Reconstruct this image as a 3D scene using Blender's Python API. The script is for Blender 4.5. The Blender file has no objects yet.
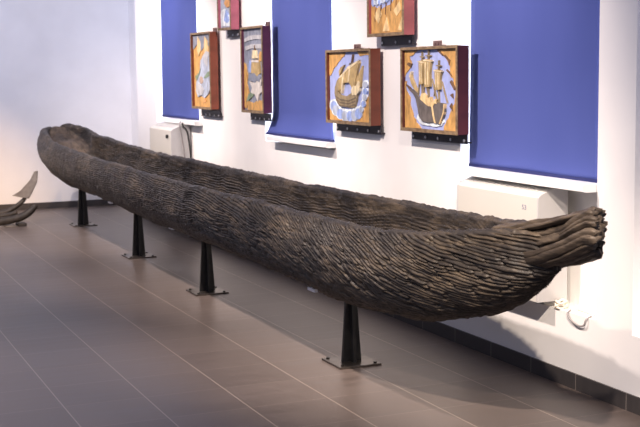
import bpy, bmesh, math, random
import numpy as np
from mathutils import Vector, Matrix
from mathutils.geometry import tessellate_polygon
random.seed(4)
scene = bpy.context.scene
COL = scene.collection

# ------------------------------------------------------------------ helpers
def node_mat(name, base=(.8, .8, .8), rough=.5, metal=0.0, spec=.5):
    m = bpy.data.materials.new(name); m.use_nodes = True
    b = m.node_tree.nodes['Principled BSDF']
    b.inputs['Base Color'].default_value = (*base, 1)
    b.inputs['Roughness'].default_value = rough
    b.inputs['Metallic'].default_value = metal
    b.inputs['Specular IOR Level'].default_value = spec
    return m

def noisy(name, c1, c2, scale=(5, 5, 5), rough=.5, metal=0.0, spec=.5, bump=0.0, detail=4, lo=.35, hi=.65, bscale=None):
    """two-tone procedural noise colour, optional bump"""
    m = node_mat(name, c1, rough, metal, spec)
    nt = m.node_tree; N = nt.nodes; L = nt.links; b = N['Principled BSDF']
    tc = N.new('ShaderNodeTexCoord'); mp = N.new('ShaderNodeMapping'); mp.inputs['Scale'].default_value = scale
    nz = N.new('ShaderNodeTexNoise'); nz.inputs['Scale'].default_value = 1; nz.inputs['Detail'].default_value = detail
    cr = N.new('ShaderNodeValToRGB')
    cr.color_ramp.elements[0].position = lo; cr.color_ramp.elements[1].position = hi
    cr.color_ramp.elements[0].color = (*c1, 1); cr.color_ramp.elements[1].color = (*c2, 1)
    L.new(tc.outputs['Object'], mp.inputs['Vector']); L.new(mp.outputs[0], nz.inputs['Vector'])
    L.new(nz.outputs['Fac'], cr.inputs[0]); L.new(cr.outputs[0], b.inputs['Base Color'])
    if bump:
        nb = nz
        if bscale:
            mp2 = N.new('ShaderNodeMapping'); mp2.inputs['Scale'].default_value = bscale
            L.new(tc.outputs['Object'], mp2.inputs['Vector'])
            nb = N.new('ShaderNodeTexNoise'); nb.inputs['Scale'].default_value = 1; nb.inputs['Detail'].default_value = 5
            L.new(mp2.outputs[0], nb.inputs['Vector'])
        bp = N.new('ShaderNodeBump'); bp.inputs['Strength'].default_value = bump; bp.inputs['Distance'].default_value = .01
        L.new(nb.outputs['Fac'], bp.inputs['Height']); L.new(bp.outputs[0], b.inputs['Normal'])
    return m

def empty(name, loc, label, cat, group=None):
    o = bpy.data.objects.new(name, None); o.location = loc; COL.objects.link(o)
    o.empty_display_size = .1
    tag(o, label, cat, group); return o

def tag(o, label, cat, group=None):
    o['label'] = label; o['category'] = cat
    if group: o['group'] = group
    return o

def link(name, me, mat, parent=None, smooth=False):
    o = bpy.data.objects.new(name, me); COL.objects.link(o)
    if mat and not me.materials: me.materials.append(mat)
    if parent:
        o.parent = parent
        w = parent.location.copy(); q = parent.parent
        while q: w += q.location; q = q.parent
        o.matrix_parent_inverse = Matrix.Identity(4)
        o.location = (0, 0, 0)
        me.transform(Matrix.Translation(-w))
    if smooth:
        for p in me.polygons: p.use_smooth = True
    return o

def bm_done(name, bm, mat, parent=None, smooth=False, bevel=0):
    if bevel:
        bmesh.ops.bevel(bm, geom=list(bm.edges), offset=bevel, segments=2, affect='EDGES', profile=.5, clamp_overlap=True)
    bmesh.ops.recalc_face_normals(bm, faces=bm.faces)
    me = bpy.data.meshes.new(name); bm.to_mesh(me); bm.free()
    return link(name, me, mat, parent, smooth)

def box(bm, x0, x1, y0, y1, z0, z1):
    v = [bm.verts.new(p) for p in ((x0,y0,z0),(x1,y0,z0),(x1,y1,z0),(x0,y1,z0),(x0,y0,z1),(x1,y0,z1),(x1,y1,z1),(x0,y1,z1))]
    for f in ((0,3,2,1),(4,5,6,7),(0,1,5,4),(1,2,6,5),(2,3,7,6),(3,0,4,7)):
        bm.faces.new([v[i] for i in f])
    return v

def prism(bm, pts, off):
    """closed polygon (3D pts) extruded by the vector off"""
    off = Vector(off)
    a = [bm.verts.new(p) for p in pts]; b = [bm.verts.new(Vector(p) + off) for p in pts]
    bm.faces.new(a); bm.faces.new(b[::-1])
    n = len(a)
    for i in range(n): bm.faces.new((a[i], b[i], b[(i+1) % n], a[(i+1) % n]))

def plate(name, pts, yf, yb, mat, parent):
    """flat cut-out lying in the xz plane between depths yf and yb"""
    ar = sum(a[0]*b[1]-b[0]*a[1] for a, b in zip(pts, pts[1:]+pts[:1]))
    if ar < 0: pts = pts[::-1]
    n = len(pts)
    V = [(x, yf, z) for x, z in pts]+[(x, yb, z) for x, z in pts]; F = []
    for t in tessellate_polygon([[Vector((x, z, 0)) for x, z in pts]]):
        (ax, az), (bx, bz), (cx, cz) = (pts[i] for i in t)
        if (bx-ax)*(cz-az)-(bz-az)*(cx-ax) < 0: t = t[::-1]
        F.append(tuple(t))
    for i in range(n): F.append((i, i+n, (i+1) % n+n, (i+1) % n))
    me = bpy.data.meshes.new(name); me.from_pydata(V, [], F); me.update()
    return link(name, me, mat, parent)

def tube(bm, pts, radii, seg=12, flat=1.0, cap=True):
    pts = [Vector(p) for p in pts]; rings = []
    up = Vector((0, 0, 1)); prev = None
    for i, p in enumerate(pts):
        t = (pts[min(i+1, len(pts)-1)] - pts[max(i-1, 0)]).normalized()
        if prev is None:
            a = t.cross(up)
            if a.length < 1e-3: a = t.cross(Vector((1, 0, 0)))
        else: a = prev - t * prev.dot(t)
        a.normalize(); prev = a; b = t.cross(a)
        r = radii[i] if hasattr(radii, '__len__') else radii
        rings.append([bm.verts.new(p + a*r*math.cos(2*math.pi*k/seg) + b*r*flat*math.sin(2*math.pi*k/seg)) for k in range(seg)])
    for r0, r1 in zip(rings, rings[1:]):
        for k in range(seg): bm.faces.new((r0[k], r0[(k+1) % seg], r1[(k+1) % seg], r1[k]))
    if cap:
        bm.faces.new(rings[0][::-1]); bm.faces.new(rings[-1])

def smooth_path(pts, n):
    """Catmull-Rom through pts"""
    P = [np.array(p, float) for p in pts]; P = [2*P[0]-P[1]] + P + [2*P[-1]-P[-2]]; out = []
    m = len(P) - 3
    for i in range(n+1):
        u = i / n * m; k = min(int(u), m-1); t = u-k
        a, b, c, d = P[k:k+4]
        out.append(.5*((2*b)+(c-a)*t+(2*a-5*b+4*c-d)*t*t+(3*b-a-3*c+d)*t**3))
    return out

# ------------------------------------------------------------------ camera
cam = bpy.data.cameras.new('camera'); co = bpy.data.objects.new('camera', cam); COL.objects.link(co)
fw = Vector((-0.91326004, 0.39068688, -0.1154117)); r = Vector((0.39455487, 0.91879573, -0.01186842)); u = Vector((-0.10140294, 0.0563752, 0.99324684))
M = Matrix((r, u, -fw)).transposed().to_4x4(); M.translation = Vector((0, -3.4924, 1.5806))
co.matrix_world = M
cam.sensor_width = 36; cam.lens = 1233.707*36/640; cam.dof.use_dof = True; cam.dof.focus_distance = 6.3; cam.dof.aperture_fstop = 6.3; cam.clip_start = .05; cam.clip_end = 100
scene.camera = co

# ------------------------------------------------------------------ materials
M_wall = noisy('white_plaster', (.86, .845, .83), (.9, .885, .87), (3, 3, 3), rough=.8, spec=.2, bump=.03, bscale=(60, 60, 60))
M_white = node_mat('white_lacquer', (.86, .86, .86), .4)
M_conv = noisy('cream_enamel', (.62, .60, .55), (.65, .63, .58), (2, 2, 2), rough=.4)
M_convside = node_mat('grey_enamel', (.55, .54, .54), .45)
M_blind = noisy('blue_blind_fabric', (.060, .084, .29), (.072, .098, .325), (1.5, 1.5, .5), rough=.75, spec=.2)
M_blindbar = node_mat('navy_hem', (.012, .018, .11), .6)
M_black = noisy('black_steel', (.012, .012, .013), (.02, .02, .021), (20, 20, 20), rough=.45, metal=.3)
M_plate = noisy('base_plate_steel', (.10, .085, .075), (.16, .14, .125), (12, 12, 12), rough=.32, metal=.85)
M_bolt = node_mat('dark_bolt_steel', (.05, .045, .04), .4, .8)
M_boltb = node_mat('bright_screw_steel', (.7, .7, .72), .3, .8)
M_rail = node_mat('black_painted_rail', (.015, .012, .018), .45)
M_tab = node_mat('brown_hook_plate', (.20, .13, .12), .5, .3)
M_skirt = None

def tile_material(name, ox, oy, base1, base2, grout, rough, wall=False):
    m = node_mat(name, base1, rough, 0, .5); nt = m.node_tree; N = nt.nodes; L = nt.links; b = N['Principled BSDF']
    tc = N.new('ShaderNodeTexCoord'); sep = N.new('ShaderNodeSeparateXYZ'); L.new(tc.outputs['Object'], sep.inputs[0])
    def M2(op, a, v=None, c=None):
        n = N.new('ShaderNodeMath'); n.operation = op
        for i, q in enumerate((a, v, c)):
            if q is None: continue
            if isinstance(q, (int, float)): n.inputs[i].default_value = q
            else: L.new(q, n.inputs[i])
        return n.outputs[0]
    def joint(axis, off, half):
        q = M2('ADD', sep.outputs[axis], off); q = M2('DIVIDE', q, .4)
        fl = M2('FLOOR', q); fr = M2('SUBTRACT', q, fl)
        d = M2('ABSOLUTE', M2('SUBTRACT', fr, .5))
        return M2('GREATER_THAN', d, .5 - half/.4), fl
    jx, ix = joint('X', ox, .0018)
    if wall: fac = jx; idn = ix
    else:
        jy, iy = joint('Y', oy, .0026)
        jx2 = M2('MULTIPLY', jx, .55)
        fac = M2('MAXIMUM', jx2, jy); idn = M2('ADD', ix, M2('MULTIPLY', iy, 7.31))
    # per tile tone + streaks that run across the room
    wn = N.new('ShaderNodeTexWhiteNoise'); wn.noise_dimensions = '1D'; L.new(idn, wn.inputs['W'])
    mp = N.new('ShaderNodeMapping'); mp.inputs['Scale'].default_value = (22, 1.6, 1); L.new(tc.outputs['Object'], mp.inputs['Vector'])
    nz = N.new('ShaderNodeTexNoise'); nz.inputs['Scale'].default_value = 1; nz.inputs['Detail'].default_value = 4
    L.new(mp.outputs[0], nz.inputs['Vector'])
    tone = M2('ADD', M2('MULTIPLY', wn.outputs['Value'], .22), M2('MULTIPLY', nz.outputs['Fac'], .9))
    cr = N.new('ShaderNodeValToRGB'); cr.color_ramp.elements[0].position = .3; cr.color_ramp.elements[1].position = .8
    cr.color_ramp.elements[0].color = (*base1, 1); cr.color_ramp.elements[1].color = (*base2, 1); L.new(tone, cr.inputs[0])
    mx = N.new('ShaderNodeMix'); mx.data_type = 'RGBA'; L.new(fac, mx.inputs['Factor']); L.new(cr.outputs[0], mx.inputs['A']); mx.inputs['B'].default_value = (*grout, 1)
    L.new(mx.outputs['Result'], b.inputs['Base Color'])
    rr = M2('ADD', M2('MULTIPLY', nz.outputs['Fac'], .16), rough-.08); L.new(rr, b.inputs['Roughness'])
    bp = N.new('ShaderNodeBump'); bp.inputs['Strength'].default_value = .25; bp.inputs['Distance'].default_value = .002
    h = M2('SUBTRACT', M2('MULTIPLY', nz.outputs['Fac'], .5), fac); L.new(h, bp.inputs['Height']); L.new(bp.outputs[0], b.inputs['Normal'])
    return m
M_floor = tile_material('brown_grey_floor_tile', 4.565, .3677, (.105, .083, .074), (.145, .115, .102), (.33, .27, .225), .38)
M_skirt = tile_material('skirting_tile', 4.565, 0, (.045, .040, .040), (.06, .053, .052), (.28, .24, .21), .45, wall=True)

# ------------------------------------------------------------------ room shell
XB = -14.55                 # back wall
RECESS = {1: (-12.43, -10.98, 1.07), 2: (-9.255, -7.875, 1.025), 3: (-6.125, -4.825, .375), 4: (-4.545, -3.2, .355)}
SILLZ = {1: 1.09, 2: 1.045, 3: .996, 4: .98}
TOP, LINT, DEEP = 3.7, 2.9, .14

bm = bmesh.new(); bmesh.ops.create_grid(bm, x_segments=1, y_segments=1, size=1)
for v in bm.verts: v.co = Vector((-8.3 + v.co.x*9.7, -3.4 + v.co.y*4.1, 0))
o = bm_done('floor', bm, M_floor); o['kind'] = 'structure'

bm = bmesh.new()
piers = [(-13.18, -12.43), (-10.98, -9.255), (-7.875, -6.125), (-4.825, -4.545), (-3.2, 1.4)]
for a, b in piers: box(bm, a, b, 0, .45, -.02, TOP)
box(bm, XB-.3, -13.18, .28, .45, -.02, TOP)
for n, (a, b, zl) in RECESS.items():
    box(bm, a, b, 0, .45, -.02, zl)                       # wall below the ledge
    if n > 2: box(bm, a, b, DEEP, .45, zl, SILLZ[n]-.02 if n < 4 else LINT)            # back of the niche under the sill
    box(bm, a, b, 0, .45, LINT, TOP)
o = bm_done('wall_right', bm, M_wall); o['kind'] = 'structure'

bm = bmesh.new(); box(bm, XB-.3, XB, -7.5, .28, -.02, TOP)
o = bm_done('wall_back', bm, M_wall); o['kind'] = 'structure'

bm = bmesh.new(); box(bm, -13.18, 1.4, -.011, 0, 0, .08); box(bm, -13.19, -13.18, -.011, .27, 0, .08); box(bm, XB+.01, -13.19, .268, .28, 0, .08)
o = bm_done('baseboard_right', bm, M_skirt); o['kind'] = 'structure'
bm = bmesh.new(); box(bm, XB, XB+.012, -7.5, .28, 0, .075)
o = bm_done('baseboard_back', bm, M_skirt); o['kind'] = 'structure'

# windows: frame, pane (daylight behind), sill
M_day = bpy.data.materials.new('daylit_pane'); M_day.use_nodes = True
nt = M_day.node_tree; nt.nodes.clear()
e = nt.nodes.new('ShaderNodeEmission'); e.inputs[0].default_value = (.80, .88, 1, 1); e.inputs[1].default_value = 3.0
nt.links.new(e.outputs[0], nt.nodes.new('ShaderNodeOutputMaterial').inputs[0])
SILL = {1: (-11.99, -10.88), 2: (-9.02, -7.865), 3: (-5.98, -4.83), 4: (-4.4, -3.25)}
for n, (a, b, zl) in RECESS.items():
    if n == 4: continue
    z0 = SILLZ[n]
    bm = bmesh.new()
    w = .06
    box(bm, a, a+w, .15, .21, z0+.03, LINT); box(bm, b-w, b, .15, .21, z0+.03, LINT)
    box(bm, a+w, b-w, .15, .21, z0+.03, z0+.03+w); box(bm, a+w, b-w, .15, .21, LINT-w, LINT)
    box(bm, (a+b)/2-.03, (a+b)/2+.03, .155, .205, z0+.03+w, LINT-w)
    win = bm_done('window_%d' % n, bm, M_white); win['kind'] = 'structure'
    bm = bmesh.new(); box(bm, a+w, b-w, .178, .184, z0+.03+w, LINT-w)
    bm_done('pane', bm, M_day, win)
    bm = bmesh.new(); s0, s1 = SILL[n]
    pr = [(s0, -.08, z0), (s0, -.08, z0+.028), (s0, -.074, z0+.034), (s0, .2, z0+.034), (s0, .2, z0-.005), (s0, -.06, z0-.005)]
    prism(bm, pr, (s1-s0, 0, 0))
    bm_done('window_sill', bm, M_white, win)

# ------------------------------------------------------------------ roller blinds
def blind(n, xt0, xt1, xb0, xb1, zb, ycurve, label, flare=None):
    t = empty('roller_blind', ((xt0+xt1)/2, .04, LINT), label, 'roller blind', 'blue roller blinds')
    nx, nz = 24, 60; zt = LINT-.05
    V = []
    for j in range(nz+1):
        k = j/nz; z = zt + (zb-zt)*k
        for i in range(nx+1):
            q = i/nx
            e = max(0, (k-.9)/.1)
            x = xt0+(xt1-xt0)*q
            x += ((xb0-xt0)*(1-q) + (xb1-xt1)*q) * (e**2.2 if flare else k)
            y = .04 + ycurve*e*e + .004*math.sin(q*9+k*4)*k
            V.append((x, y, z))
    F = [(j*(nx+1)+i, j*(nx+1)+i+1, (j+1)*(nx+1)+i+1, (j+1)*(nx+1)+i) for j in range(nz) for i in range(nx)]
    me = bpy.data.meshes.new('blind_cloth'); me.from_pydata(V, [], F)
    ob = link('blind_cloth', me, M_blind, t, True)
    so = ob.modifiers.new('thick', 'SOLIDIFY'); so.thickness = .002
    bm = bmesh.new(); yb = .04+ycurve
    prism(bm, [(xb0, yb-.009, zb-.004), (xb0, yb+.009, zb-.004), (xb0, yb+.009, zb+.012), (xb0, yb-.009, zb+.012)], (xb1-xb0, 0, 0))
    bm_done('bottom_bar', bm, M_blindbar, t)
    bm = bmesh.new(); tube(bm, [(xt0-.01, .055, LINT-.045), (xt1+.01, .055, LINT-.045)], .028, 16)
    bm_done('roller_tube', bm, M_white, t)
    return t
blind(3, -6.071, -4.835, -6.085, -4.862, 1.034, 0, 'blue roller blind above the cream convector nearest the prow, at the right')
blind(2, -9.175, -8.0, -9.17, -7.86, 1.085, -.06, 'blue roller blind in the middle window, above the sill with no convector', flare=True)
b1 = blind(1, -12.317, -11.12, -12.334, -11.11, 1.128, 0, 'narrow-looking blue roller blind at the far end of the wall, beside the back corner')
bm = bmesh.new()
for dx in (0, .03): tube(bm, [(-12.385+dx, .02, LINT-.05), (-12.385+dx, .02, 1.25), (-12.37, .02, 1.22)], .004, 6)
bm_done('pull_chain', bm, M_white, b1)

# ------------------------------------------------------------------ convectors
M_mark = node_mat('grey_print', (.25, .24, .33), .5)
def convector(x0, x1, y0, y1, z0, z1, label, kind):
    t = empty('convector', ((x0+x1)/2, (y0+y1)/2, z0), label, 'heater', 'cream wall convectors')
    # cross-section with a rounded sloping top
    sec = [(y0, z0), (y0, z1-.012), (y0+.012, z1)]
    for k in range(1, 9):
        q = k/8; sec.append((y0+.012+(y1-y0-.012)*q, z1+.04*math.sin(q*math.pi*.62)))
    sec += [(y1, z0)]
    bm = bmesh.new(); prism(bm, [(x0+.012, y, z) for y, z in sec], (x1-x0-.024, 0, 0))
    bm_done('casing', bm, M_conv, t)
    for xa in (x0, x1-.012):
        bm = bmesh.new(); prism(bm, [(xa, y, z) for y, z in sec], (.012, 0, 0)); bm_done('side_panel', bm, M_convside, t)
    bm = bmesh.new()
    n = 16; w = (x1-x0-.12)/n
    for k in range(n):
        for rr in range(3):
            q0 = .18+.2*rr; q1 = q0+.13
            def P(q): return (y0+.012+(y1-y0-.012)*q, z1+.04*math.sin(q*math.pi*.62)+.0015)
            a, b = P(q0), P(q1); xa = x0+.06+k*w
            prism(bm, [(xa, *a), (xa+w*.72, *a), (xa+w*.72, *b), (xa, *b)], (0, 0, .002))
    bm_done('outlet_grille', bm, M_convside, t)
    for xa in (x0+.1, x1-.15):
        bm = bmesh.new(); box(bm, xa, xa+.05, max(y0+.03, .005) if y1 > .01 else y0+.03, y1-.01, z0-.034, z0); bm_done('foot', bm, M_convside, t)
    if kind == 'badge':
        cu = bpy.data.curves.new('mark', 'FONT'); cu.body = '53'; cu.size = .036; cu.extrude = .0006; cu.align_x = 'CENTER'
        tmp = bpy.data.objects.new('mark', cu); COL.objects.link(tmp)
        bpy.context.view_layer.update()
        me = bpy.data.meshes.new_from_object(tmp.evaluated_get(bpy.context.evaluated_depsgraph_get()))
        bpy.data.objects.remove(tmp)
        me.transform(Matrix.Translation((-5.30, y0-.0008, .868)) @ Matrix.Rotation(math.pi/2, 4, 'X') @ Matrix.Diagonal((1.25, .95, 1, 1)))
        me.materials.clear(); link('badge', me, M_mark, t)
    else:
        bm = bmesh.new(); tube(bm, [(-11.344, y0+.001, .973), (-11.344, y0-.02, .973)], .018, 14); bm_done('knob', bm, M_black, t)
    return t
convector(-5.985, -5.172, -.10, .075, .41, .948, 'cream convector on the ledge beneath the right-hand window, behind the prow', 'badge')
convector(-11.992, -11.235, -.20, -.012, .465, 1.04, 'cream convector with a small dark knob at the far end, under the farthest blind', 'knob')

# cables
M_cable = node_mat('cream_cable', (.85, .78, .66), .5)
M_cableg = node_mat('grey_cable', (.30, .28, .28), .5)
bm = bmesh.new()
for k in range(3):
    pts = [(-5.142+.022*math.cos(a+k)+.003*k, .02+.030*math.sin(a+k), .384+.013*k+.006*math.sin(3*a)) for a in [i*2*math.pi/20 for i in range(21)]]
    tube(bm, pts, .0065, 8)
tube(bm, smooth_path([(-5.07, .05, .392), (-5.0, .06, .385), (-4.93, .06, .382), (-4.832, .07, .384)], 20), .007, 8)
o = bm_done('cable', bm, M_cable, None, True); tag(o, 'cream cable coiled on the white ledge beside the convector behind the prow', 'cable')
bm = bmesh.new()
tube(bm, smooth_path([(-5.05, .015, .384), (-5.04, -.012, .37), (-5.01, -.014, .345), (-4.95, -.014, .328), (-4.90, -.014, .336), (-4.885, -.012, .365), (-4.885, .02, .382)], 30), .0045, 8)
o = bm_done('cable', bm, M_cableg, None, True); tag(o, 'grey cable hanging in a loop over the ledge edge below the right window', 'cable')
bm = bmesh.new()
tube(bm, smooth_path([(-11.24, -.086, 1.10), (-11.215, -.09, 1.07), (-11.20, -.05, 1.0), (-11.195, -.02, .7), (-11.19, -.02, .35), (-11.18, -.03, .012)], 40), .008, 8)
o = bm_done('cable', bm, M_black, None, True); tag(o, 'black cable running down the wall beside the far convector', 'cable')
bm = bmesh.new()
tube(bm, smooth_path([(-11.28, -.09, 1.11), (-11.225, -.12, 1.09), (-11.215, -.11, 1.0), (-11.215, -.07, .7), (-11.215, -.05, .35), (-11.21, -.055, .012)], 40), .007, 8)
o = bm_done('cable', bm, M_cableg, None, True); tag(o, 'grey cable curving down from the far sill, left of the black cable', 'cable')

# ------------------------------------------------------------------ pictures
def pm(name, c, rough=.55, v=.25, sc=30):
    return noisy(name, tuple(q*(1-v) for q in c), tuple(min(1, q*(1+v)) for q in c), (sc, sc, sc*.6), rough=rough, bump=.15)
P_gold = pm('gold_ochre_paint', (.55, .31, .10)); P_gold2 = pm('pale_gold_paint', (.72, .52, .26)); P_sky = pm('sky_blue_paint', (.36, .42, .72), v=.1)
P_sail = pm('tan_sail_paint', (.46, .33, .15)); P_sailhi = pm('cream_sail_paint', (.72, .60, .38)); P_hull = pm('umber_hull_paint', (.17, .13, .085))
P_hull2 = pm('olive_hull_paint', (.30, .23, .13)); P_dark = pm('slate_hull_paint', (.14, .12, .11)); P_wave = pm('wave_blue_paint', (.30, .40, .72)); P_wavehi = pm('foam_paint', (.72, .78, .85))
P_white = pm('chalk_paint', (.62, .58, .54), v=.15); P_greyb = pm('grey_blue_paint', (.40, .45, .55)); P_scroll = pm('faded_scroll_paint', (.46, .46, .48), v=.2); P_tan = pm('tan_pink_paint', (.45, .33, .26), v=.2); P_slate = pm('slate_blue_paint', (.22, .24, .30)); P_brown = pm('brown_line_paint', (.16, .09, .05))
P_green = pm('green_paint', (.20, .27, .18)); P_orange = pm('orange_paint', (.68, .34, .12)); P_navy = pm('deep_blue_paint', (.10, .13, .28))
M_rim = noisy('worn_olive_wood', (.14, .09, .05), (.30, .21, .12), (25, 25, 40), rough=.55, bump=.2)

def blob(cx, cy, rx, ry, n=24, a0=0, a1=360, wob=0):
    return [(cx+rx*math.cos(math.radians(a0+(a1-a0)*i/n))*(1+wob*math.sin(5*i)), cy+ry*math.sin(math.radians(a0+(a1-a0)*i/n))*(1+wob*math.cos(3*i))) for i in range(n + (0 if a1-a0 == 360 else 1))]

def arc(cx, cy, r0, r1, a0, a1, n=14, asp=1):
    o = [(cx+r1*math.cos(math.radians(a0+(a1-a0)*i/n)), cy+asp*r1*math.sin(math.radians(a0+(a1-a0)*i/n))) for i in range(n+1)]
    return o + [(cx+r0*math.cos(math.radians(a1+(a0-a1)*i/n)), cy+asp*r0*math.sin(math.radians(a1+(a0-a1)*i/n))) for i in range(n+1)]

def line(x0, y0, x1, y1, w):
    d = Vector((x1-x0, y1-y0)); n = Vector((-d.y, d.x)).normalized()*w/2
    return [(x0+n.x, y0+n.y), (x1+n.x, y1+n.y), (x1-n.x, y1-n.y), (x0-n.x, y0-n.y)]

YF, YB = -.105, -.03
def picture(x0, x1, z0, z1, side_col, panel_mat, label, reliefs, tabx=None):
    t = empty('relief_picture', ((x0+x1)/2, YB, z0), label, 'picture', 'carved ship pictures in box frames')
    M_side = noisy('side_%02d' % len(bpy.data.materials), tuple(q*.85 for q in side_col), tuple(q*1.15 for q in side_col), (6, 6, 14), rough=.45, bump=.05)
    w = .017
    bm = bmesh.new()      # box: four boards + back
    box(bm, x0, x0+w, YF+.004, YB, z0, z1); box(bm, x1-w, x1, YF+.004, YB, z0, z1)
    box(bm, x0+w, x1-w, YF+.004, YB, z0, z0+w); box(bm, x0+w, x1-w, YF+.004, YB, z1-w, z1)
    box(bm, x0+w, x1-w, YB-.01, YB, z0+w, z1-w)
    bm_done('box_frame', bm, M_side, t)
    bm = bmesh.new()      # worn front edge
    f = w*.85
    box(bm, x0-.002, x0+f, YF-.002, YF+.004, z0-.002, z1+.002); box(bm, x1-f, x1+.002, YF-.002, YF+.004, z0-.002, z1+.002)
    box(bm, x0+f, x1-f, YF-.002, YF+.004, z0-.002, z0+f*1.3); box(bm, x0+f, x1-f, YF-.002, YF+.004, z1-f, z1+.002)
    bm_done('front_edge', bm, M_rim, t)
    px0, px1, pz0, pz1 = x0+w, x1-w, z0+w, z1-w; yp = YF+.024
    bm = bmesh.new(); box(bm, px0, px1, yp, YB-.01, pz0, pz1)
    pan = bm_done('panel', bm, panel_mat, t)
    depth = 0
    for nm, pts, mat, d in reliefs:
        depth += .00002
        bm = bmesh.new()
        cl = []
        for a, b in pts:
            p = (min(max(a, .002), .998), min(max(b, .002), .998))
            if not cl or math.dist(p, cl[-1]) > .004: cl.append(p)
        if math.dist(cl[0], cl[-1]) < .004: cl.pop()
        plate(nm, [(px0+(px1-px0)*a, pz0+(pz1-pz0)*b) for a, b in cl], yp-d-depth, yp-.0005, mat, pan)
    if tabx is not None:
        bm = bmesh.new(); box(bm, tabx-.045, tabx+.045, YB-.012, YB-.002, z1-.04, z1+.034)
        tube(bm, [(tabx-.018, YB-.012, z1+.018), (tabx-.018, YB-.018, z1+.018)], .008, 10); tube(bm, [(tabx+.018, YB-.012, z1+.018), (tabx+.018, YB-.018, z1+.018)], .008, 10)
        bm_done('hanging_plate', bm, M_tab, t)
    return t

def rail(x0, x1, zt, zb, nb, label):
    t = empty('mounting_rail', ((x0+x1)/2, 0, zb), label, 'mounting rail', 'black rails under the pictures')
    bm = bmesh.new(); box(bm, x0, x1, YB, -.024, zb, zt+.02)
    box(bm, x0, x1, -.024, 0, zb+.004, zb+.012)
    bm_done('rail_bar', bm, M_rail, t)
    for k in range(nb):
        x = x0+.02+(x1-x0-.05)*k/max(1, nb-1)
        bm = bmesh.new(); tube(bm, [(x, YB, (zt+zb)/2-.004), (x, YB-.005, (zt+zb)/2-.004)], .0085, 12); bm_done('screw', bm, M_boltb, t)

# jagged gold clouds
def jag(pts, amp=.02, n=3):
    random.seed(len(pts)); out = []
    for (a, b), (c, d) in zip(pts, pts[1:]):
        for k in range(n):
            q = k/n; out.append((a+(c-a)*q+random.uniform(-amp, amp), b+(d-b)*q+random.uniform(-amp, amp)))
    out.append(pts[-1]); return out

# -- ship with one big leaning sail
rel = [('gold_corner', [(0, 1), (0, .66)] + jag([(.03, .66), (.12, .77), (.20, .84), (.33, .92), (.40, 1)], .012), P_gold, .004),
       ('gold_corner', [(.68, 1), (1, 1), (1, .93), (.88, .955), (.74, .935)], P_gold, .004),
       ('gold_ground', [(0, 0), (1, 0), (1, .42)] + jag([(.95, .42), (.86, .30), (.80, .15), (.5, .08), (.2, .12), (.06, .24), (0, .28)], .012), P_gold, .004)]
for i, (cx, cy) in enumerate([(.10, .22), (.15, .16), (.26, .11), (.38, .085), (.50, .085), (.61, .10), (.70, .13), (.77, .19), (.82, .27), (.85, .36), (.86, .45), (.87, .54)]):
    s = .10 if i < 7 else .06
    rel.append(('wave', blob(cx, cy, s, s*.95, 20), P_wavehi, .005+.0004*i)); rel.append(('wave_core', blob(cx+.012, cy-.01, s*.8, s*.76, 18), P_wave if i % 2 == 0 else P_greyb, .007+.0004*i))
hull = [(.17, .50), (.16, .40), (.19, .30), (.26, .235), (.40, .205), (.55, .20), (.64, .205), (.68, .30), (.72, .44), (.78, .58), (.70, .53), (.58, .42), (.45, .36), (.30, .38), (.22, .45)]
rel += [('ship_hull', hull, P_hull2, .014)]
for k in range(3):
    rel.append(('hull_plank', [(.185+.02*k, .37-.045*k), (.3, .325-.045*k), (.5, .305-.04*k), (.68-.012*k, .36-.05*k), (.675-.012*k, .335-.05*k), (.5, .285-.04*k), (.3, .30-.045*k), (.195+.02*k, .345-.045*k)], P_hull, .016))
rel += [('main_sail', [(.27, .62), (.34, .68), (.50, .78), (.74, .88), (.76, .84), (.70, .70), (.66, .55), (.62, .45), (.52, .56), (.40, .56), (.33, .48), (.27, .42)], P_sail, .016),
        ('sail_highlight', [(.27, .62), (.50, .79), (.76, .885), (.74, .85), (.50, .745), (.34, .64)], P_sailhi, .018),
        ('sail_fold', [(.37, .66), (.41, .69), (.37, .50), (.34, .40), (.32, .42)], P_sailhi, .018),
        ('sail_fold', [(.52, .745), (.56, .765), (.52, .58), (.49, .56)], P_sailhi, .018),
        ('fore_sail', [(.18, .50), (.22, .58), (.28, .64), (.31, .60), (.28, .48), (.22, .40), (.18, .42)], P_hull2, .015),
        ('small_sail', [(.27, .73), (.31, .78), (.40, .82), (.37, .78), (.32, .71), (.28, .66)], P_sail, .014),
        ('rear_sail', [(.69, .60), (.75, .70), (.82, .80), (.80, .66), (.78, .50), (.72, .46)], P_sail, .014),
        ('mast', line(.56, .80, .60, .965, .012), P_brown, .014), ('crow_nest', [(.52, .815), (.62, .82), (.60, .85), (.54, .845)], P_dark, .017),
        ('deck_house', jag([(.58, .43), (.62, .53), (.68, .50), (.74, .58), (.78, .56), (.76, .44), (.68, .38), (.60, .38)], .012), P_sailhi, .018)]
picture(-7.79, -7.09, 1.225, 1.713, (.125, .028, .013), P_sky, 'ship picture with one big leaning tan sail, right of the middle blind', rel, -7.42)
rail(-7.78, -7.088, 1.215, 1.166, 5, 'black rail with five screws under the picture of the ship with one big sail')

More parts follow.
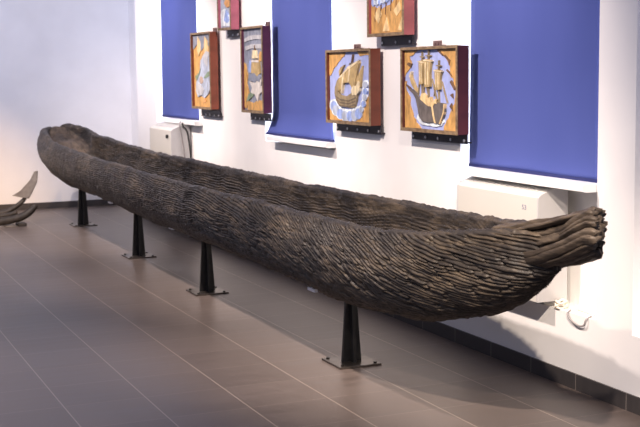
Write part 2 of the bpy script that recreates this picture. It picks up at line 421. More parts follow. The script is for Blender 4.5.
# -- four masted ship
rel = [('gold_side', [(0, 0), (0, .60)] + jag([(.03, .60), (.03, .48), (.10, .40), (.12, .26), (.18, .14), (.26, .06)], .014) + [(.32, 0)], P_gold, .005),
       ('gold_corner', [(0, 1), (0, .66)] + jag([(.02, .70), (.10, .76), (.14, .84), (.10, .92), (.2, .97)], .012) + [(.26, 1)], P_gold, .005),
       ('gold_side', [(.62, 1)] + jag([(.62, 1), (.72, .93), (.80, .87), (.86, .78), (.84, .70), (.92, .60), (.97, .50), (.94, .42), (.92, .34), (.87, .24), (.80, .12), (.74, .04)], .012) + [(.74, 0), (1, 0), (1, 1)], P_gold, .005)]
for p in ([(.62, .99), (.72, .92), (.74, .935), (.66, .995)], [(.74, .92), (.82, .86), (.84, .80), (.86, .86), (.78, .93)], [(.79, .74), (.90, .66), (.88, .69), (.80, .755)], [(.85, .60), (.93, .50), (.95, .53), (.88, .62)], [(.86, .44), (.91, .40), (.90, .46)], [(.02, .57), (.10, .49), (.19, .43), (.18, .46), (.11, .53)], [(.05, .82), (.13, .78), (.15, .83), (.08, .85)], [(.85, .30), (.91, .24), (.9, .29), (.88, .34)]):
    rel.append(('cloud_edge', p, P_brown, .008))
rel.append(('foam', jag([(.24, .12), (.34, .055), (.5, .04), (.68, .045), (.76, .10), (.72, .17), (.4, .14), (.26, .18)], .01), P_wavehi, .006))
rel += [('ship_hull', [(.13, .505), (.17, .50), (.26, .44), (.34, .37), (.44, .315), (.53, .285), (.55, .31), (.62, .345), (.78, .335), (.78, .24), (.74, .14), (.68, .075), (.58, .095), (.46, .085), (.36, .10), (.30, .16), (.28, .25), (.24, .38), (.19, .445)], P_dark, .014),
        ('keel_strip', [(.545, .30), (.565, .30), (.585, .20), (.62, .085), (.60, .085), (.565, .19)], P_gold2, .017),
        ('stern_strip', [(.77, .33), (.785, .33), (.775, .22), (.70, .08), (.685, .08), (.755, .22)], P_gold2, .017)]
for x0_, z_, w_, h_ in ((.30, .36, .09, .36), (.40, .33, .13, .42), (.60, .36, .11, .30)):
    zt = {.30: .86, .40: .875, .60: .745}[x0_]
    zb_ = zt - h_*.8
    rel.append(('sail', [(x0_, zt-.03), (x0_+w_*.2, zt+.01), (x0_+w_, zt-.005), (x0_+w_*.98, zt-.06), (x0_+w_*.86, (zt+zb_)/2), (x0_+w_*.9, zb_), (x0_+w_*.12, zb_-.01), (x0_+w_*.05, (zt+zb_)/2)], P_sail, .015))
    for k in (.2, .55): rel.append(('sail_fold', [(x0_+w_*k, zt-.03), (x0_+w_*(k+.14), zt-.03), (x0_+w_*(k+.12), zb_+.02), (x0_+w_*k, zb_+.03)], P_sailhi, .0165))
    rel.append(('yard', line(x0_-.01, zt-.005, x0_+w_+.02, zt-.02, .014), P_sailhi, .018))
    rel.append(('mast', line(x0_+w_*.55, zt, x0_+w_*.58, zt+.12, .012), P_hull2, .012)); rel.append(('cross_tree', line(x0_+w_*.2, zt+.055, x0_+w_*.95, zt+.05, .014), P_hull2, .013))
    rel.append(('rigging', line(x0_+w_*.5, zb_, x0_+w_*.6, .30, .012), P_hull2, .010)); rel.append(('rigging', line(x0_+w_, zb_+.1, x0_+w_+.10, .34, .008), P_hull2, .009)); rel.append(('rigging', line(x0_, zb_+.1, x0_-.03, .42, .008), P_hull2, .009))
rel += [('bow_sail', [(.12, .665), (.15, .72), (.17, .64), (.24, .53), (.28, .46), (.22, .50), (.16, .57)], P_sail, .015),
        ('bow_sail_edge', [(.12, .665), (.15, .73), (.165, .72), (.145, .65)], P_sailhi, .017),
        ('deck_house', jag([(.33, .38), (.35, .46), (.42, .44), (.46, .38), (.52, .40), (.58, .36), (.66, .40), (.64, .34), (.55, .29), (.45, .31)], .014), P_gold2, .016)]
picture(-6.662, -5.978, 1.215, 1.707, (.075, .016, .018), P_sky, 'dark-hulled ship picture with several narrow sails, nearest the right window', rel, -6.325)
rail(-6.657, -5.998, 1.205, 1.16, 5, 'black rail with five screws under the dark-hulled ship picture beside the right window')

# -- high picture, only its lower part in view
rel = [('gold_ground', [(0, 0), (1, 0), (1, .48)] + jag([(.95, .46), (.8, .36), (.6, .29), (.3, .25), (.1, .28), (0, .32)], .01), P_gold, .004)]
for p in ([(.36, .02), (.48, .17), (.56, .02)], [(.80, .02), (.93, .16), (1, .12), (1, .02)], [(.10, .18), (.24, .28), (.34, .20), (.24, .10)], [(.68, .22), (.86, .31), (.90, .22), (.78, .16)]):
    rel.append(('pale_hill', p, P_gold2, .007))
for k in range(5):
    rel.append(('brown_line', line(.12+.16*k, .13+.03*k, .16+.15*k, .27+.02*k, .012), P_brown, .008))
for i in range(9):
    a = i/8; cx, cy = .08+.84*a, .33+.12*a*a
    rel.append(('wave', [(cx-.07, cy-.02), (cx-.02, cy-.05), (cx+.05, cy-.03), (cx+.08, cy+.22), (cx-.02, cy+.23)], P_wave if i % 2 == 0 else P_greyb, .006+.0003*i))
    rel.append(('foam', line(cx+.03, cy-.03, cx+.055, cy+.21, .014), P_wavehi, .011))
rel += [('dark_trough', blob(.15, .42, .14, .07, 18), P_dark, .014), ('ship_hull', [(.05, .56), (.16, .50), (.42, .49), (.62, .53), (.72, .62), (.50, .58), (.2, .58)], P_dark, .016),
        ('sail', [(.24, .62), (.62, .64), (.66, .88), (.30, .9)], P_sail, .014), ('mast', line(.45, .58, .46, .97, .014), P_brown, .017)]
picture(-7.122, -6.625, 1.785, 2.42, (.27, .07, .075), P_sky, 'highest picture on the right, gold ground below blue waves', rel, -6.85)
rail(-7.076, -6.651, 1.775, 1.725, 3, 'black rail under the high right-hand picture with the gold ground')

# -- far narrow-looking picture beside the far blind
rel = [('dark_top', jag([(0, 1), (0, .80), (.2, .86), (.45, .78), (.7, .88), (1, .80), (1, 1)], .012), P_slate, .005),
       ('pale_flare', [(.28, .98), (.42, .90), (.44, .78), (.30, .70), (.24, .80)], P_gold2, .007), ('pale_flare', [(.66, .97), (.84, .90), (.82, .76), (.64, .70), (.62, .84)], P_gold2, .007),
       ('great_wave', [(.12, .22), (.18, .40), (.38, .52), (.42, .64), (.70, .76), (.96, .72), (.98, .50), (.96, .28), (.80, .18), (.60, .12), (.40, .16), (.24, .13)], P_greyb, .008),
       ('wave_crest', [(.55, .70), (.75, .77), (.97, .74), (.85, .68), (.80, .55), (.66, .60)], P_scroll, .011), ('green_band', [(.12, .42), (.30, .46), (.44, .54), (.40, .48), (.20, .36)], P_green, .012),
       ('green_band', [(.60, .40), (.80, .48), (.98, .50), (.96, .44), (.74, .40)], P_green, .012), ('pink_patch', blob(.46, .37, .10, .05, 14, wob=.15), P_tan, .012),
       ('pale_wave', [(.16, .24), (.30, .33), (.44, .30), (.60, .24), (.50, .16), (.30, .16)], P_scroll, .012), ('gold_mark', blob(.55, .09, .13, .03, 12, wob=.2), P_orange, .006)]
picture(-10.868, -10.315, 1.25, 1.925, (.19, .045, .022), P_gold, 'tall picture with a slanting grey-blue wave, red-brown sides, overlapping the far blind', rel, -10.36)
rail(-10.82, -10.295, 1.22, 1.178, 5, 'black rail under the picture of the slanting wave beside the far blind')

# -- far picture with pale star shape
rel = [('scroll_band', [(.06, .885), (.3, .92), (.6, .925), (.94, .915), (.94, .865), (.6, .875), (.3, .865), (.06, .845)], P_scroll, .007), ('scroll_band', [(.10, .79), (.4, .815), (.9, .81), (.92, .755), (.4, .765), (.12, .74)], P_scroll, .007),
       ('gold_side', jag([(0, .02), (0, .60), (.12, .56), (.20, .44), (.16, .32), (.26, .20), (.2, .08), (.1, .02)], .012), P_gold, .005), ('gold_ground', jag([(.15, 0), (.2, .11), (.45, .09), (.7, .13), (1, .12), (1, 0)], .008), P_gold, .006),
       ('green_band', [(.10, .10), (.30, .14), (.52, .20), (.46, .26), (.22, .20)], P_green, .007),
       ('pale_star', [(.30, .36), (.42, .28), (.36, .22), (.56, .20), (.70, .11), (.76, .20), (.92, .24), (.84, .30), (.90, .40), (.72, .35), (.60, .42), (.50, .34)], P_white, .010),
       ('ship_hull', [(.34, .37), (.40, .45), (.48, .46), (.78, .46), (.86, .40), (.80, .35), (.68, .37), (.58, .34), (.46, .36)], P_slate, .013),
       ('sail', [(.44, .62), (.80, .62), (.84, .46), (.70, .42), (.58, .46), (.40, .46)], P_sail, .014), ('sail', [(.50, .74), (.66, .74), (.70, .64), (.46, .64)], P_sailhi, .014),
       ('sail_band', [(.44, .62), (.80, .615), (.80, .59), (.44, .595)], P_white, .016), ('mast', line(.58, .74, .58, .80, .03), P_brown, .012), ('blue_patch', blob(.34, .54, .10, .08, 14, wob=.15), P_wave, .006), ('gold_patch', blob(.84, .66, .08, .06, 14, wob=.1), P_gold, .006)]
picture(-9.512, -9.016, 1.25, 1.928, (.10, .024, .055), P_slate, 'picture with pale scroll bands and a white star shape, left of the middle blind', rel, -9.06)
rail(-9.511, -9.054, 1.225, 1.186, 5, 'black rail under the picture with scroll bands and a white star shape')

# -- high far picture, cut by the top of the view
rel = [('pale_wave', jag([(.05, .02), (.05, .22), (.4, .26), (.6, .18), (.95, .14), (.95, .02)], .012), P_wavehi, .006), ('blue_wave', [(.35, .10), (.50, .24), (.66, .20), (.80, .09), (.60, .06)], P_wave, .009),
       ('orange_sail', jag([(.40, .34), (.55, .42), (.72, .38), (.95, .36), (.92, .26), (.75, .28), (.55, .28)], .016), P_orange, .010), ('gold_mast', line(.66, .30, .70, .66, .03), P_gold, .009),
       ('pale_sail', [(.15, .50), (.40, .60), (.52, .92), (.20, .85)], P_white, .008), ('pale_sail', [(.60, .58), (.92, .56), (.88, .9), (.66, .88)], P_gold2, .008)]
picture(-10.082, -9.748, 1.925, 2.58, (.36, .10, .15), P_greyb, 'highest far picture, pale blue with an orange patch, pink-red side', rel, -9.8)
rail(-10.05, -9.74, 1.912, 1.864, 3, 'black rail under the high far picture with the orange patch')

# ------------------------------------------------------------------ the dugout canoe
def vnoise(x, y, seed=0):
    """smooth 2-D value noise in numpy, 0..1"""
    xi = np.floor(x).astype(np.int64); yi = np.floor(y).astype(np.int64)
    fx = x-xi; fy = y-yi; fx = fx*fx*(3-2*fx); fy = fy*fy*(3-2*fy)
    def h(a, b):
        n = (a*374761393 + b*668265263 + seed*974711) & 0xffffffff
        n = ((n ^ (n >> 13))*1274126177) & 0xffffffff
        n = (n ^ (n >> 16))
        return (n & 0xffff)/65535.0
    return (h(xi, yi)*(1-fx)+h(xi+1, yi)*fx)*(1-fy)+(h(xi, yi+1)*(1-fx)+h(xi+1, yi+1)*fx)*fy

XS = np.concatenate([np.arange(-13.67, -9, .014), np.arange(-9, -6.8, .010), np.arange(-6.8, -4.0, .0062), [-4.0]])
def tab(rows): 
    a = np.array(rows, float); return a[:, 0], a[:, 1]
f_w = tab([(-13.67, .11), (-13.65, .155), (-13.60, .185), (-13.51, .205), (-13.35, .222), (-13.0, .258), (-12.5, .288), (-12, .29), (-11, .282), (-10, .289), (-9, .298), (-8, .30), (-7, .285), (-6.5, .288), (-6, .296), (-5.5, .30), (-5.2, .298), (-5, .285), (-4.8, .262), (-4.6, .228), (-4.4, .18), (-4.25, .138), (-4.16, .115), (-4.11, .075), (-4.0, .03)])
f_zr = tab([(-13.8, 1.01), (-13.5, 1.005), (-13.2, .985), (-12.9, .93), (-12.5, .912), (-12, .892), (-11, .872), (-10, .862), (-9, .857), (-8, .853), (-7, .857), (-6.5, .861), (-6, .866), (-5.5, .868), (-5.2, .872), (-5, .876), (-4.8, .884), (-4.6, .897), (-4.4, .915), (-4.28, .925), (-4.1, .935), (-4.0, .935)])
f_zb = tab([(-13.67, .66), (-13.63, .575), (-13.55, .525), (-13.35, .48), (-13, .452), (-12.5, .432), (-12, .425), (-11, .418), (-10, .41), (-9, .40), (-8, .40), (-7.4, .398), (-7, .394), (-6.5, .388), (-6.2, .382), (-5.97, .372), (-5.5, .383), (-5.2, .40), (-5, .415), (-4.8, .452), (-4.6, .505), (-4.4, .57), (-4.25, .64), (-4.1, .735), (-4.0, .80)])
f_yc = tab([(-13.8, -.79), (-13.2, -.78), (-12.5, -.78), (-4, -.78)])
f_in = tab([(-13.67, .01), (-13.63, .02), (-13.56, .10), (-13.2, .115), (-12.92, .13), (-12.82, .22), (-12.66, .36), (-12.4, .44), (-5.4, .44), (-5, .36), (-4.7, .22), (-4.5, .10), (-4.42, .02), (-4, .005)])   # depth of the hollow below the rim
f_th = tab([(-13.8, .11), (-13.5, .06), (-13, .05), (-12, .045), (-6, .042), (-5, .045), (-4.6, .055), (-4.4, .07), (-4, .02)])
def S(t, x, k=5):
    y = np.interp(x, *t)
    return y
NA, NR, NI = 300, 8, 200
PHI = math.radians(27)
W = S(f_w, XS); ZR = S(f_zr, XS); ZB = S(f_zb, XS); YC = S(f_yc, XS); DI = np.minimum(S(f_in, XS), (ZR-ZB)*.86); TH = np.minimum(S(f_th, XS), W*.6)
# soften the tables
def sm(a, n=25):
    p = np.pad(a, n, mode='edge'); k = np.hanning(2*n+1); k /= k.sum(); return np.convolve(p, k, 'valid')
ends = np.clip(np.minimum((XS+13.67)/.3, (-4.0-XS)/.25), 0, 1)
def smx(a): return a*(1-ends)+sm(a)*ends
W, ZR, ZB, YC, TH = map(smx, (W, ZR, ZB, YC, TH)); DI = smx(DI)
n = len(XS)
ZR = ZR + .010*(vnoise(XS*2.2, XS*0+3, 5)-.5) + .006*(vnoise(XS*9, XS*0+3, 6)-.5)
# outer section: near rim -> bottom -> far rim (denser on the near side)
q = np.linspace(0, 1, NA); q = np.where(q < .66, q/.66*.5, .5+(q-.66)/.34*.5)
ph = (math.pi+2*PHI)*q                                  # 0 at near rim
cs = np.cos(ph-PHI); sn = -np.sin(ph-PHI)
We = W/math.cos(PHI); He = (ZR-ZB)/(1+math.sin(PHI)); ZC = ZR-He*math.sin(PHI)
ex = .88
ycs = np.sign(cs)*np.abs(cs)**ex; yn = math.cos(PHI)**ex
tilt = smx(np.interp(XS, [-13.8, -13.5, -12.8, -5, -4.5, -4], [.01, .05, .04, .032, .02, 0]))      # the near rim sits a little lower than the far one
YO = YC[:, None]-(W/yn)[:, None]*ycs[None, :]
nearness = np.clip(ycs, 0, 1)**.7*np.clip((sn+.75)/1.2, 0, 1)
YO += -(W/yn)[:, None]*ycs[None, :]*np.interp(XS, [-13.67, -13.0, -12.2], [.22, .16, 0])[:, None]*np.exp(-((sn[None, :]+.25)/.5)**2)
ZO = ZC[:, None]+He[:, None]*sn[None, :]-tilt[:, None]*nearness[None, :]/nearness[0]
# inner section: far rim -> bottom -> near rim (denser on the far wall, which is the one in view)
q = np.linspace(0, 1, NI); q = np.where(q < .62, q/.62*.5, .5+(q-.62)/.38*.5)
a = math.pi*q
WI = W-TH
YI = YC[:, None]+WI[:, None]*(np.sign(np.cos(a))*np.abs(np.cos(a))**.62)[None, :]
ZI = ZR[:, None]-DI[:, None]*(np.sin(a)**.75)[None, :]-tilt[:, None]*np.clip(-np.cos(a), 0, 1)[None, :]
# rim crowns
def crown(y0, z0, y1, z1):
    t = np.linspace(0, 1, NR+2)[1:-1]
    return y0[:, None]+(y1-y0)[:, None]*t, z0[:, None]+(z1-z0)[:, None]*t+.016*np.sin(math.pi*t)[None, :]*np.clip(TH/.04, .3, 1)[:, None]
YRf, ZRf = crown(YO[:, -1], ZO[:, -1], YI[:, 0], ZI[:, 0]); YRn, ZRn = crown(YI[:, -1], ZI[:, -1], YO[:, 0], ZO[:, 0])
Y = np.concatenate([YO, YRf, YI, YRn], 1); Z = np.concatenate([ZO, ZRf, ZI, ZRn], 1); X = np.repeat(XS[:, None], Y.shape[1], 1)
m = Y.shape[1]
P3 = np.stack([X, Y, Z], 2)
def normals(P3):
    du = np.gradient(P3, axis=0); dv = np.roll(P3, -1, 1)-np.roll(P3, 1, 1)
    nn = np.cross(du, dv); l = np.linalg.norm(nn, axis=2, keepdims=True); return nn/np.maximum(l, 1e-9)
NN = normals(P3)
if (NN[n//2, NA//4]*np.array([0, -1, 0])).sum() < 0: NN = -NN
# girth coordinate, measured from the near rim on the outside
seg = np.linalg.norm(np.diff(P3[:, :, 1:], axis=1), axis=2); G = np.concatenate([np.zeros((n, 1)), np.cumsum(seg, 1)], 1)
outer = np.zeros(m); outer[:NA] = 1; outer[:NR]; inner = np.zeros(m); inner[NA+NR:NA+NR+NI] = 1
# the grain slants down towards the bow on the near outer side
k = np.interp(XS, [-14, -9, -7.6, -6.6, -5.8, -5.0, -4.6, -4.0], [.0, .0, .02, .20, .44, .42, .30, .15])
sh = np.concatenate([[0], np.cumsum(.5*(k[1:]+k[:-1])*np.diff(XS))])
ridge = lambda v: 1-np.abs(2*v-1)
warp = .03*(vnoise(X*3, G*6, 1)-.5)
Go = G - sh[:, None]*outer[None, :] + warp
fade = np.interp(X, [-14, -10, -8.6, -7.2, -6.4], [.25, .35, .55, .9, 1])                    # the ridges stand out most towards the bow
def grain(ph):
    """rounded strand with a sharp valley on each side"""
    f = ph-np.floor(ph); return np.clip(1-np.abs(2*f-1)**2.6, 0, 1)
row = np.floor(Go/.016+1.6*vnoise(X*3, Go*9, 2)+.8*vnoise(X*11, Go*20, 3))
phase = Go/.016+1.6*vnoise(X*3, Go*9, 2)+.8*vnoise(X*11, Go*20, 3)
strand = grain(phase)
rowh = vnoise(X*9+row*7.31, row*3.17+.5, 4)               # each strand stands out by its own amount along its length
Xb = X*11+row*5.7; brk = np.clip((ridge(vnoise(Xb, row*2.3+.5, 62))-.86)/.14, 0, 1)
deep = np.clip((vnoise(X*5, Go*30, 63)-.42)/.3, 0, 1)
lump = vnoise(X*6, G*8, 7); fine = vnoise(X*40, G*45, 8); big = vnoise(X*1.3, G*2.5, 9)
low = np.clip((G-.33)/.16, 0, 1)*outer[None, :]*np.where(np.arange(m) < NA*.75, 1, 0)[None, :]   # lower hull is smoother and lumpier
cellx = vnoise(X*22 + 5*vnoise(X*3, G*3, 12), Go*9, 13)
d_out = fade*(1-.72*low)*((.009+.010*deep)*(strand-.7)+.009*(rowh-.5)-.012*brk+.003*(cellx-.5)) + (.006+.016*low)*(lump-.5) + (.005+.007*low)*(fine-.5) + .014*(big-.5)
Gi = G + .02*(vnoise(X*2.5, G*5, 21)-.5)
rowi = np.floor(Gi/.017+1.2*vnoise(X*1.5, Gi*8, 24))
d_in = (.006+.009*vnoise(X*3, Gi*14, 22))*(grain(Gi/.017+1.2*vnoise(X*1.5, Gi*8, 24))-.6)+.007*(vnoise(X*6+rowi*5.1, rowi*1.7+.5, 23)-.5)+.010*(vnoise(X*3, G*5, 25)-.5)+.004*(fine-.5)
d_rim = .010*(lump-.5)+.008*(fine-.5)+.010*(vnoise(X*14, G*14, 31)-.5)
rimw = 1-outer-inner
D = d_out*outer+d_in*inner+d_rim*rimw
# blend zones beside the rims so the loops stay continuous
blend = np.ones(m)
for i in range(m):
    dist = min(abs(i-0), abs(i-m), abs(i-NA), abs(i-(NA+NR)), abs(i-(NA+NR+NI)))
    blend[i] = min(1, .45+dist/8)
D = D*blend[None, :]
# stern platform: heavy lumps, an upright rib on the far wall and a rotted hollow
ii = np.arange(m)[None, :]
farin = ((ii >= NA+NR) & (ii < NA+NR+NI*.45)).astype(float)
rib = np.exp(-((X+13.42)/.09)**2)*farin*.04 + np.exp(-((X+12.84)/.10)**2)*farin*.03
plat = (X < -12.55)*inner[None, :]
hole = np.exp(-((X+12.95)/.07)**2)*np.exp(-((Y+.93)/.10)**2)*inner[None, :]
D = D + rib + plat*.035*(vnoise(X*9, Y*12, 41)-.5)
P3 = P3+NN*D[:, :, None]
P3[:, :, 2] -= hole*.10
notch = np.exp(-((X+13.34)/.03)**2)*(ii >= NA-4)*(ii < NA+NR+10) + np.exp(-((X+13.56)/.02)**2)*(ii >= NA-4)*(ii < NA+NR+10)
P3[:, :, 2] -= notch*.018
verts = [tuple(v) for v in P3.reshape(-1, 3)]
faces = [(i*m+j, i*m+(j+1) % m, (i+1)*m+(j+1) % m, (i+1)*m+j) for i in range(n-1) for j in range(m)]
for i, rev in ((0, False), (n-1, True)):
    ring = [i*m+j for j in range(m)]
    c = len(verts); verts.append(tuple(P3[i].mean(0)))
    for j in range(m):
        t = (ring[j], ring[(j+1) % m], c); faces.append(t if rev else t[::-1])

def wood(name, dark, mid, light, sc, rough):
    mt = node_mat(name, mid, rough, 0, .42); nt = mt.node_tree; N = nt.nodes; L = nt.links; b = N['Principled BSDF']
    tc = N.new('ShaderNodeTexCoord')
    def nz(scale, detail=5, dist=0):
        mp = N.new('ShaderNodeMapping'); mp.inputs['Scale'].default_value = scale; L.new(tc.outputs['Object'], mp.inputs['Vector'])
        x = N.new('ShaderNodeTexNoise'); x.inputs['Scale'].default_value = 1; x.inputs['Detail'].default_value = detail; x.inputs['Distortion'].default_value = dist
        L.new(mp.outputs[0], x.inputs['Vector']); return x.outputs['Fac']
    g = nz(sc, 5, .4); p = nz((2.2, 3.5, 5), 5, .6); fine = nz((45, 60, 90), 4)
    ad = N.new('ShaderNodeMath'); ad.operation = 'MULTIPLY_ADD'; L.new(p, ad.inputs[0]); ad.inputs[1].default_value = .55
    m2 = N.new('ShaderNodeMath'); m2.operation = 'MULTIPLY'; L.new(g, m2.inputs[0]); m2.inputs[1].default_value = .45; L.new(m2.outputs[0], ad.inputs[2])
    cr = N.new('ShaderNodeValToRGB'); e = cr.color_ramp.elements
    e[0].position = .36; e[0].color = (*dark, 1); e[1].position = .66; e[1].color = (*light, 1)
    k = e.new(.5); k.color = (*mid, 1)
    L.new(ad.outputs[0], cr.inputs[0]); L.new(cr.outputs[0], b.inputs['Base Color'])
    bp = N.new('ShaderNodeBump'); bp.inputs['Strength'].default_value = .5; bp.inputs['Distance'].default_value = .006
    s = N.new('ShaderNodeMath'); s.operation = 'ADD'; L.new(g, s.inputs[0]); L.new(fine, s.inputs[1]); L.new(s.outputs[0], bp.inputs['Height']); L.new(bp.outputs[0], b.inputs['Normal'])
    rr = N.new('ShaderNodeMath'); rr.operation = 'MULTIPLY_ADD'; L.new(fine, rr.inputs[0]); rr.inputs[1].default_value = .3; rr.inputs[2].default_value = rough-.15; L.new(rr.outputs[0], b.inputs['Roughness'])
    return mt
M_wood = wood('charred_bog_oak', (.012, .010, .0095), (.030, .024, .020), (.098, .074, .052), (5, 45, 60), .52)
M_lit = wood('lit_pale_oak', (.03, .023, .019), (.075, .056, .042), (.15, .112, .082), (6, 30, 30), .6)  # paler copy of the hull oak: warm light from above put into the colour
M_prow = wood('dark_split_oak', (.024, .018, .014), (.058, .043, .031), (.14, .107, .076), (4, 60, 60), .55)

canoe = empty('dugout_canoe', (-9, -.78, .34), 'long dark weathered dugout canoe resting on four black stands', 'canoe')
me = bpy.data.meshes.new('hull'); me.from_pydata(verts, [], faces); me.update()
me.materials.append(M_wood); me.materials.append(M_lit)
lit_faces = [1 if (NA+NR+NI*.30 < j < NA+NR+NI*.84 and XS[i] < -12.86) else 0 for i in range(n-1) for j in range(m)]+[0]*(2*m)  # upward faces of the stern platform, coloured paler as if lit from above
me.polygons.foreach_set('material_index', lit_faces)
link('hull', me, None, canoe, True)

# split prow: a bundle of split strands grown into one block
def prow_axis(t):
    x = -4.38+.715*t
    return np.array([x, -.78, np.interp(x, [-4.4, -4.245, -4.037, -3.883, -3.72], [.862, .868, .896, .934, .985])])
verts, faces = [], []
rs = random.Random(11)
strands = []
for ringn, cnt, ra in (('outer', 20, 1.0), ('mid', 12, .5), ('core', 5, .25)):
    for i in range(cnt): strands.append((ra, 2*math.pi*(i+.15*rs.uniform(-1, 1))/cnt, ringn))
for ra, an, kind in strands:
    deg = math.degrees(an) % 360
    hollow = kind == 'outer' and 138 < deg < 182           # missing strand: the split on the upper near side
    t1 = 1-.20*(math.cos(an-.55)*ra+1)/2+.02*rs.random()-(.04 if 190 < (deg-35) % 360 < 330 else 0)
    rad = .0170*rs.uniform(.78, 1.3)*(1.5 if kind != 'outer' else 1)
    nst, nse = 56, 14; tw = -.62+rs.uniform(-.06, .06); ph0 = rs.uniform(0, 6)
    for i in range(nst+1):
        u_ = i/nst; t = .0+t1*u_; c = prow_axis(t)
        hh = np.interp(t, [0, .2, .4, .7, .95, 1], [.060, .072, .085, .085, .076, .072]); hw = np.interp(t, [0, .2, .5, .85, 1], [.070, .075, .075, .070, .064])
        aa = an+tw*u_+.05*math.sin(u_*4+ph0)+.3
        dip = .55 if hollow and .30 < u_ < .80 else 1
        if hollow: dip = 1-.62*math.exp(-((u_-.52)/.24)**2)
        k_ = ra*dip*(1+.04*math.sin(u_*5+ph0))
        ca, sa = math.cos(aa), math.sin(aa)
        yy = c[1]+hw*k_*math.copysign(abs(ca)**.8, ca); zz = c[2]+hh*k_*math.copysign(abs(sa)**.8, sa); xx = c[0]
        e = 1-max(0, (u_-.97)/.03)**2*.35
        r_ = rad*e*(1+.07*math.sin(u_*13+ph0*2)+.05*math.sin(u_*47+ph0))*(.8+.25*u_)
        base = len(verts)
        for j in range(nse):
            b_ = 2*math.pi*j/nse
            rr = r_*(1+.16*math.sin(3*b_+ph0)+.10*math.sin(5*b_+u_*6))
            verts.append((xx+.006*math.sin(b_*2+ph0)*(u_ > .96), yy+rr*math.cos(b_), zz+rr*.86*math.sin(b_)))
        if i:
            for j in range(nse): faces.append((base-nse+j, base-nse+(j+1) % nse, base+(j+1) % nse, base+j))
    faces.append(tuple(range(len(verts)-nse, len(verts)))); faces.append(tuple(range(len(verts)-nse*(nst+1), len(verts)-nse*nst))[::-1])
me = bpy.data.meshes.new('prow'); me.from_pydata(verts, [], faces); me.update()
o = link('prow', me, M_prow, canoe, True); o['label'] = 'split, deeply grooved prow block'
M_tagm = node_mat('pale_tag_metal', (.75, .78, .85), .35, .4)
for x, y, z in ((-6.2, -.89, .380), (-9.0, -.87, .405), (-10.95, -.87, .418)):
    bm = bmesh.new(); box(bm, x-.05, x+.05, y-.010, y+.010, z-.012, z+.006); box(bm, x-.008, x+.008, y-.006, y+.006, z+.006, z+.04)
    o = bm_done('clip', bm, M_tagm, canoe); o['label'] = 'small pale metal clip under the hull'

# ------------------------------------------------------------------ display stands
def stand(x, y, h, label):
    t = empty('display_stand', (x, y, 0), label, 'stand', 'black canoe stands')
    bm = bmesh.new(); box(bm, x-.124, x+.124, y-.122, y+.122, 0, .011)
    bm_done('base_plate', bm, M_plate, t, bevel=.0015)
    bm = bmesh.new()
    b, a, th_ = .056, .031, .009
    for ax in (0, 1):
        for sg in (1, -1):
            if ax == 0: prism(bm, [(x, y-th_, .011), (x+sg*b, y-th_, .011), (x+sg*a, y-th_, h), (x, y-th_, h)], (0, 2*th_, 0))
            else: prism(bm, [(x-th_, y, .011), (x-th_, y+sg*b, .011), (x-th_, y+sg*a, h), (x-th_, y, h)], (2*th_, 0, 0))
    box(bm, x-.034, x+.034, y-.034, y+.034, h-.008, h)
    bm_done('column', bm, M_black, t)
    for sx in (-1, 1):
        for sy in (-1, 1):
            bm = bmesh.new(); tube(bm, [(x+sx*.098, y+sy*.096, .011), (x+sx*.098, y+sy*.096, .018)], .010, 6); bm_done('bolt', bm, M_bolt, t)
stand(-5.974, -.762, .372, 'black stand nearest the prow, with its whole square base plate in view')
stand(-8.39, -.795, .396, 'second black stand from the prow, between the nearest stand and the third')
stand(-10.32, -.785, .410, 'third black stand from the prow, second from the stern')
stand(-12.74, -.735, .446, 'black stand farthest away, under the stern by the back wall')

# ------------------------------------------------------------------ old anchor at the left edge
M_iron = noisy('old_dark_iron', (.022, .018, .016), (.055, .044, .036), (18, 18, 18), rough=.6, bump=.4, bscale=(50, 50, 50))
M_palm = noisy('grey_worn_iron', (.16, .14, .125), (.25, .22, .20), (14, 14, 14), rough=.6, bump=.3)
anc = empty('anchor', (-13.1, -1.5, 0), 'old dark anchor with a grey triangular palm, lying by the back wall at left', 'anchor')
bm = bmesh.new()
tube(bm, smooth_path([(-13.1, -1.95, .20), (-13.1, -1.7, .135), (-13.1, -1.50, .135), (-13.1, -1.38, .185), (-13.1, -1.29, .25), (-13.09, -1.255, .30)], 40), [.045-.0005*i for i in range(41)], 12, .8)
bm_done('arm', bm, M_iron, anc, True)
bm = bmesh.new()
tube(bm, smooth_path([(-12.98, -1.95, .07), (-13.0, -1.7, .05), (-13.0, -1.5, .062), (-13.0, -1.34, .09), (-13.0, -1.24, .14), (-13.0, -1.17, .21)], 36), [.040+.0008*min(i, 12)-.0009*max(0, i-22) for i in range(37)], 12, .85)
bm_done('arm', bm, M_iron, anc, True)
bm = bmesh.new()
prism(bm, [(-13.06, -1.405, .315), (-13.07, -1.31, .36), (-13.09, -1.20, .47), (-13.10, -1.16, .555), (-13.09, -1.125, .56), (-13.07, -1.14, .44), (-13.06, -1.20, .33), (-13.05, -1.235, .275)], (-.035, .012, 0))
bm_done('palm', bm, M_palm, anc, bevel=.004)['label'] = 'grey triangular palm of the upper arm'
bm = bmesh.new()
tube(bm, smooth_path([(-13.08, -2.1, .12), (-13.05, -1.75, .10), (-13.04, -1.48, .115), (-13.04, -1.36, .14)], 20), .026, 10)
bm_done('shank', bm, M_iron, anc, True)
bm = bmesh.new(); box(bm, -13.12, -12.94, -1.50, -1.385, 0, .012)
o = bm_done('support_block', bm, M_palm, None, bevel=.005); tag(o, 'grey block on the floor under the anchor arms', 'block')
bm = bmesh.new(); box(bm, -13.12, -12.95, -1.37, -1.28, 0, .030)
o = bm_done('support_block', bm, M_iron, None, bevel=.005); tag(o, 'small black block on the floor, right of the grey block under the anchor', 'block')

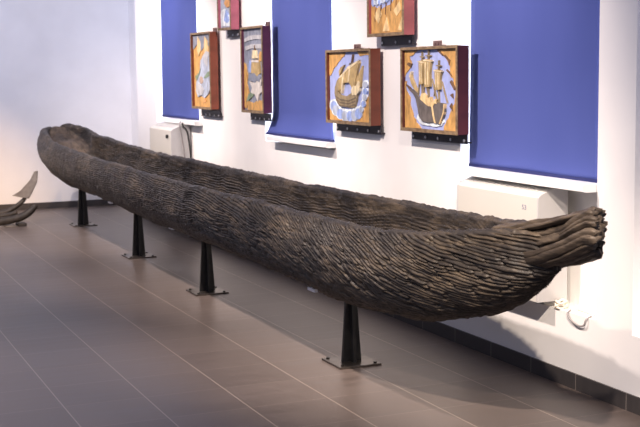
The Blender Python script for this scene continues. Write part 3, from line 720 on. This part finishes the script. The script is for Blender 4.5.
# ------------------------------------------------------------------ light
wd = bpy.data.worlds.new('room_light'); scene.world = wd; wd.use_nodes = True
bg = wd.node_tree.nodes['Background']; bg.inputs[0].default_value = (.62, .64, .88, 1); bg.inputs[1].default_value = .5

def spot(loc, target, watts, size, blend=.6, color=(1, .82, .62), rad=.04):  # serves the track lamps and the fill lamps added to brighten dull areas
    l = bpy.data.lights.new('track_or_fill_spot', 'SPOT'); l.energy = watts; l.spot_size = math.radians(size); l.spot_blend = blend; l.color = color; l.shadow_soft_size = rad
    o = bpy.data.objects.new('track_or_fill_spot', l); COL.objects.link(o); o.location = loc
    o.rotation_euler = (Vector(target)-Vector(loc)).to_track_quat('-Z', 'Y').to_euler()
    return o
WARM = (1, .83, .66); COOL = (.74, .76, 1)
spot((-1.7, -2.38, 3.4), (-5.5, -.75, .65), 1250, 31, 1, WARM)
spot((-1.7, -2.38, 3.4), (-4.6, 0, -.35), 1000, 27, 1, (1, .84, .72))  # extra beam from the key lamp's place, added to brighten the pillar foot
spot((-1.6, -3.5, 3.4), (-5.6, -.3, .2), 600, 30, 1, WARM)
for x in (-6.4, -9.2, -12.0):
    spot((x+1.0, -2.4, 3.4), (x, -.2, .95), 600, 80, .8, (1, .84, .76))
spot((-2.2, -5.2, 3.3), (-14.4, -1.9, .15), 5200, 12, 1, (1, .66, .38))
spot((-11.4, -2.2, 3.5), (-12.9, 0, 2.2), 200, 60, .9, COOL)
spot((-9.5, -3.6, 3.5), (-14.5, -1.3, 2.6), 620, 56, 1, COOL)  # added cool fill on the upper back wall, standing in for window daylight
spot((-1.5, -2.5, 3.4), (-4.6, 0, 2.1), 110, 60, 1, (.86, .80, 1))  # added cool fill that lifts the top of the right-hand pillar
spot((-10.5, -4.6, 3.4), (-11.8, -3.1, 0), 400, 70, 1, (.98, .88, .88))  # added fill to brighten the far left floor
spot((-7.0, -5.2, 3.4), (-6.2, -3.1, 0), 480, 50, 1, (1, .88, .92))  # added fill to brighten the near left floor

# daylight behind the blinds
for n in (1, 2, 3):
    a, b, zl = RECESS[n]
    l = bpy.data.lights.new('window_daylight', 'AREA'); l.shape = 'RECTANGLE'; l.size = b-a-.13; l.size_y = 1.7; l.energy = 40; l.color = (.72, .80, 1)
    o = bpy.data.objects.new('window_daylight', l); COL.objects.link(o); o.location = ((a+b)/2, .145, SILLZ[n]+.95); o.rotation_euler = (math.radians(-90), 0, 0)

vs = scene.view_settings; vs.view_transform = 'Standard'; vs.look = 'None'; vs.gamma = 1; vs.exposure = 0; vs.use_curve_mapping = False
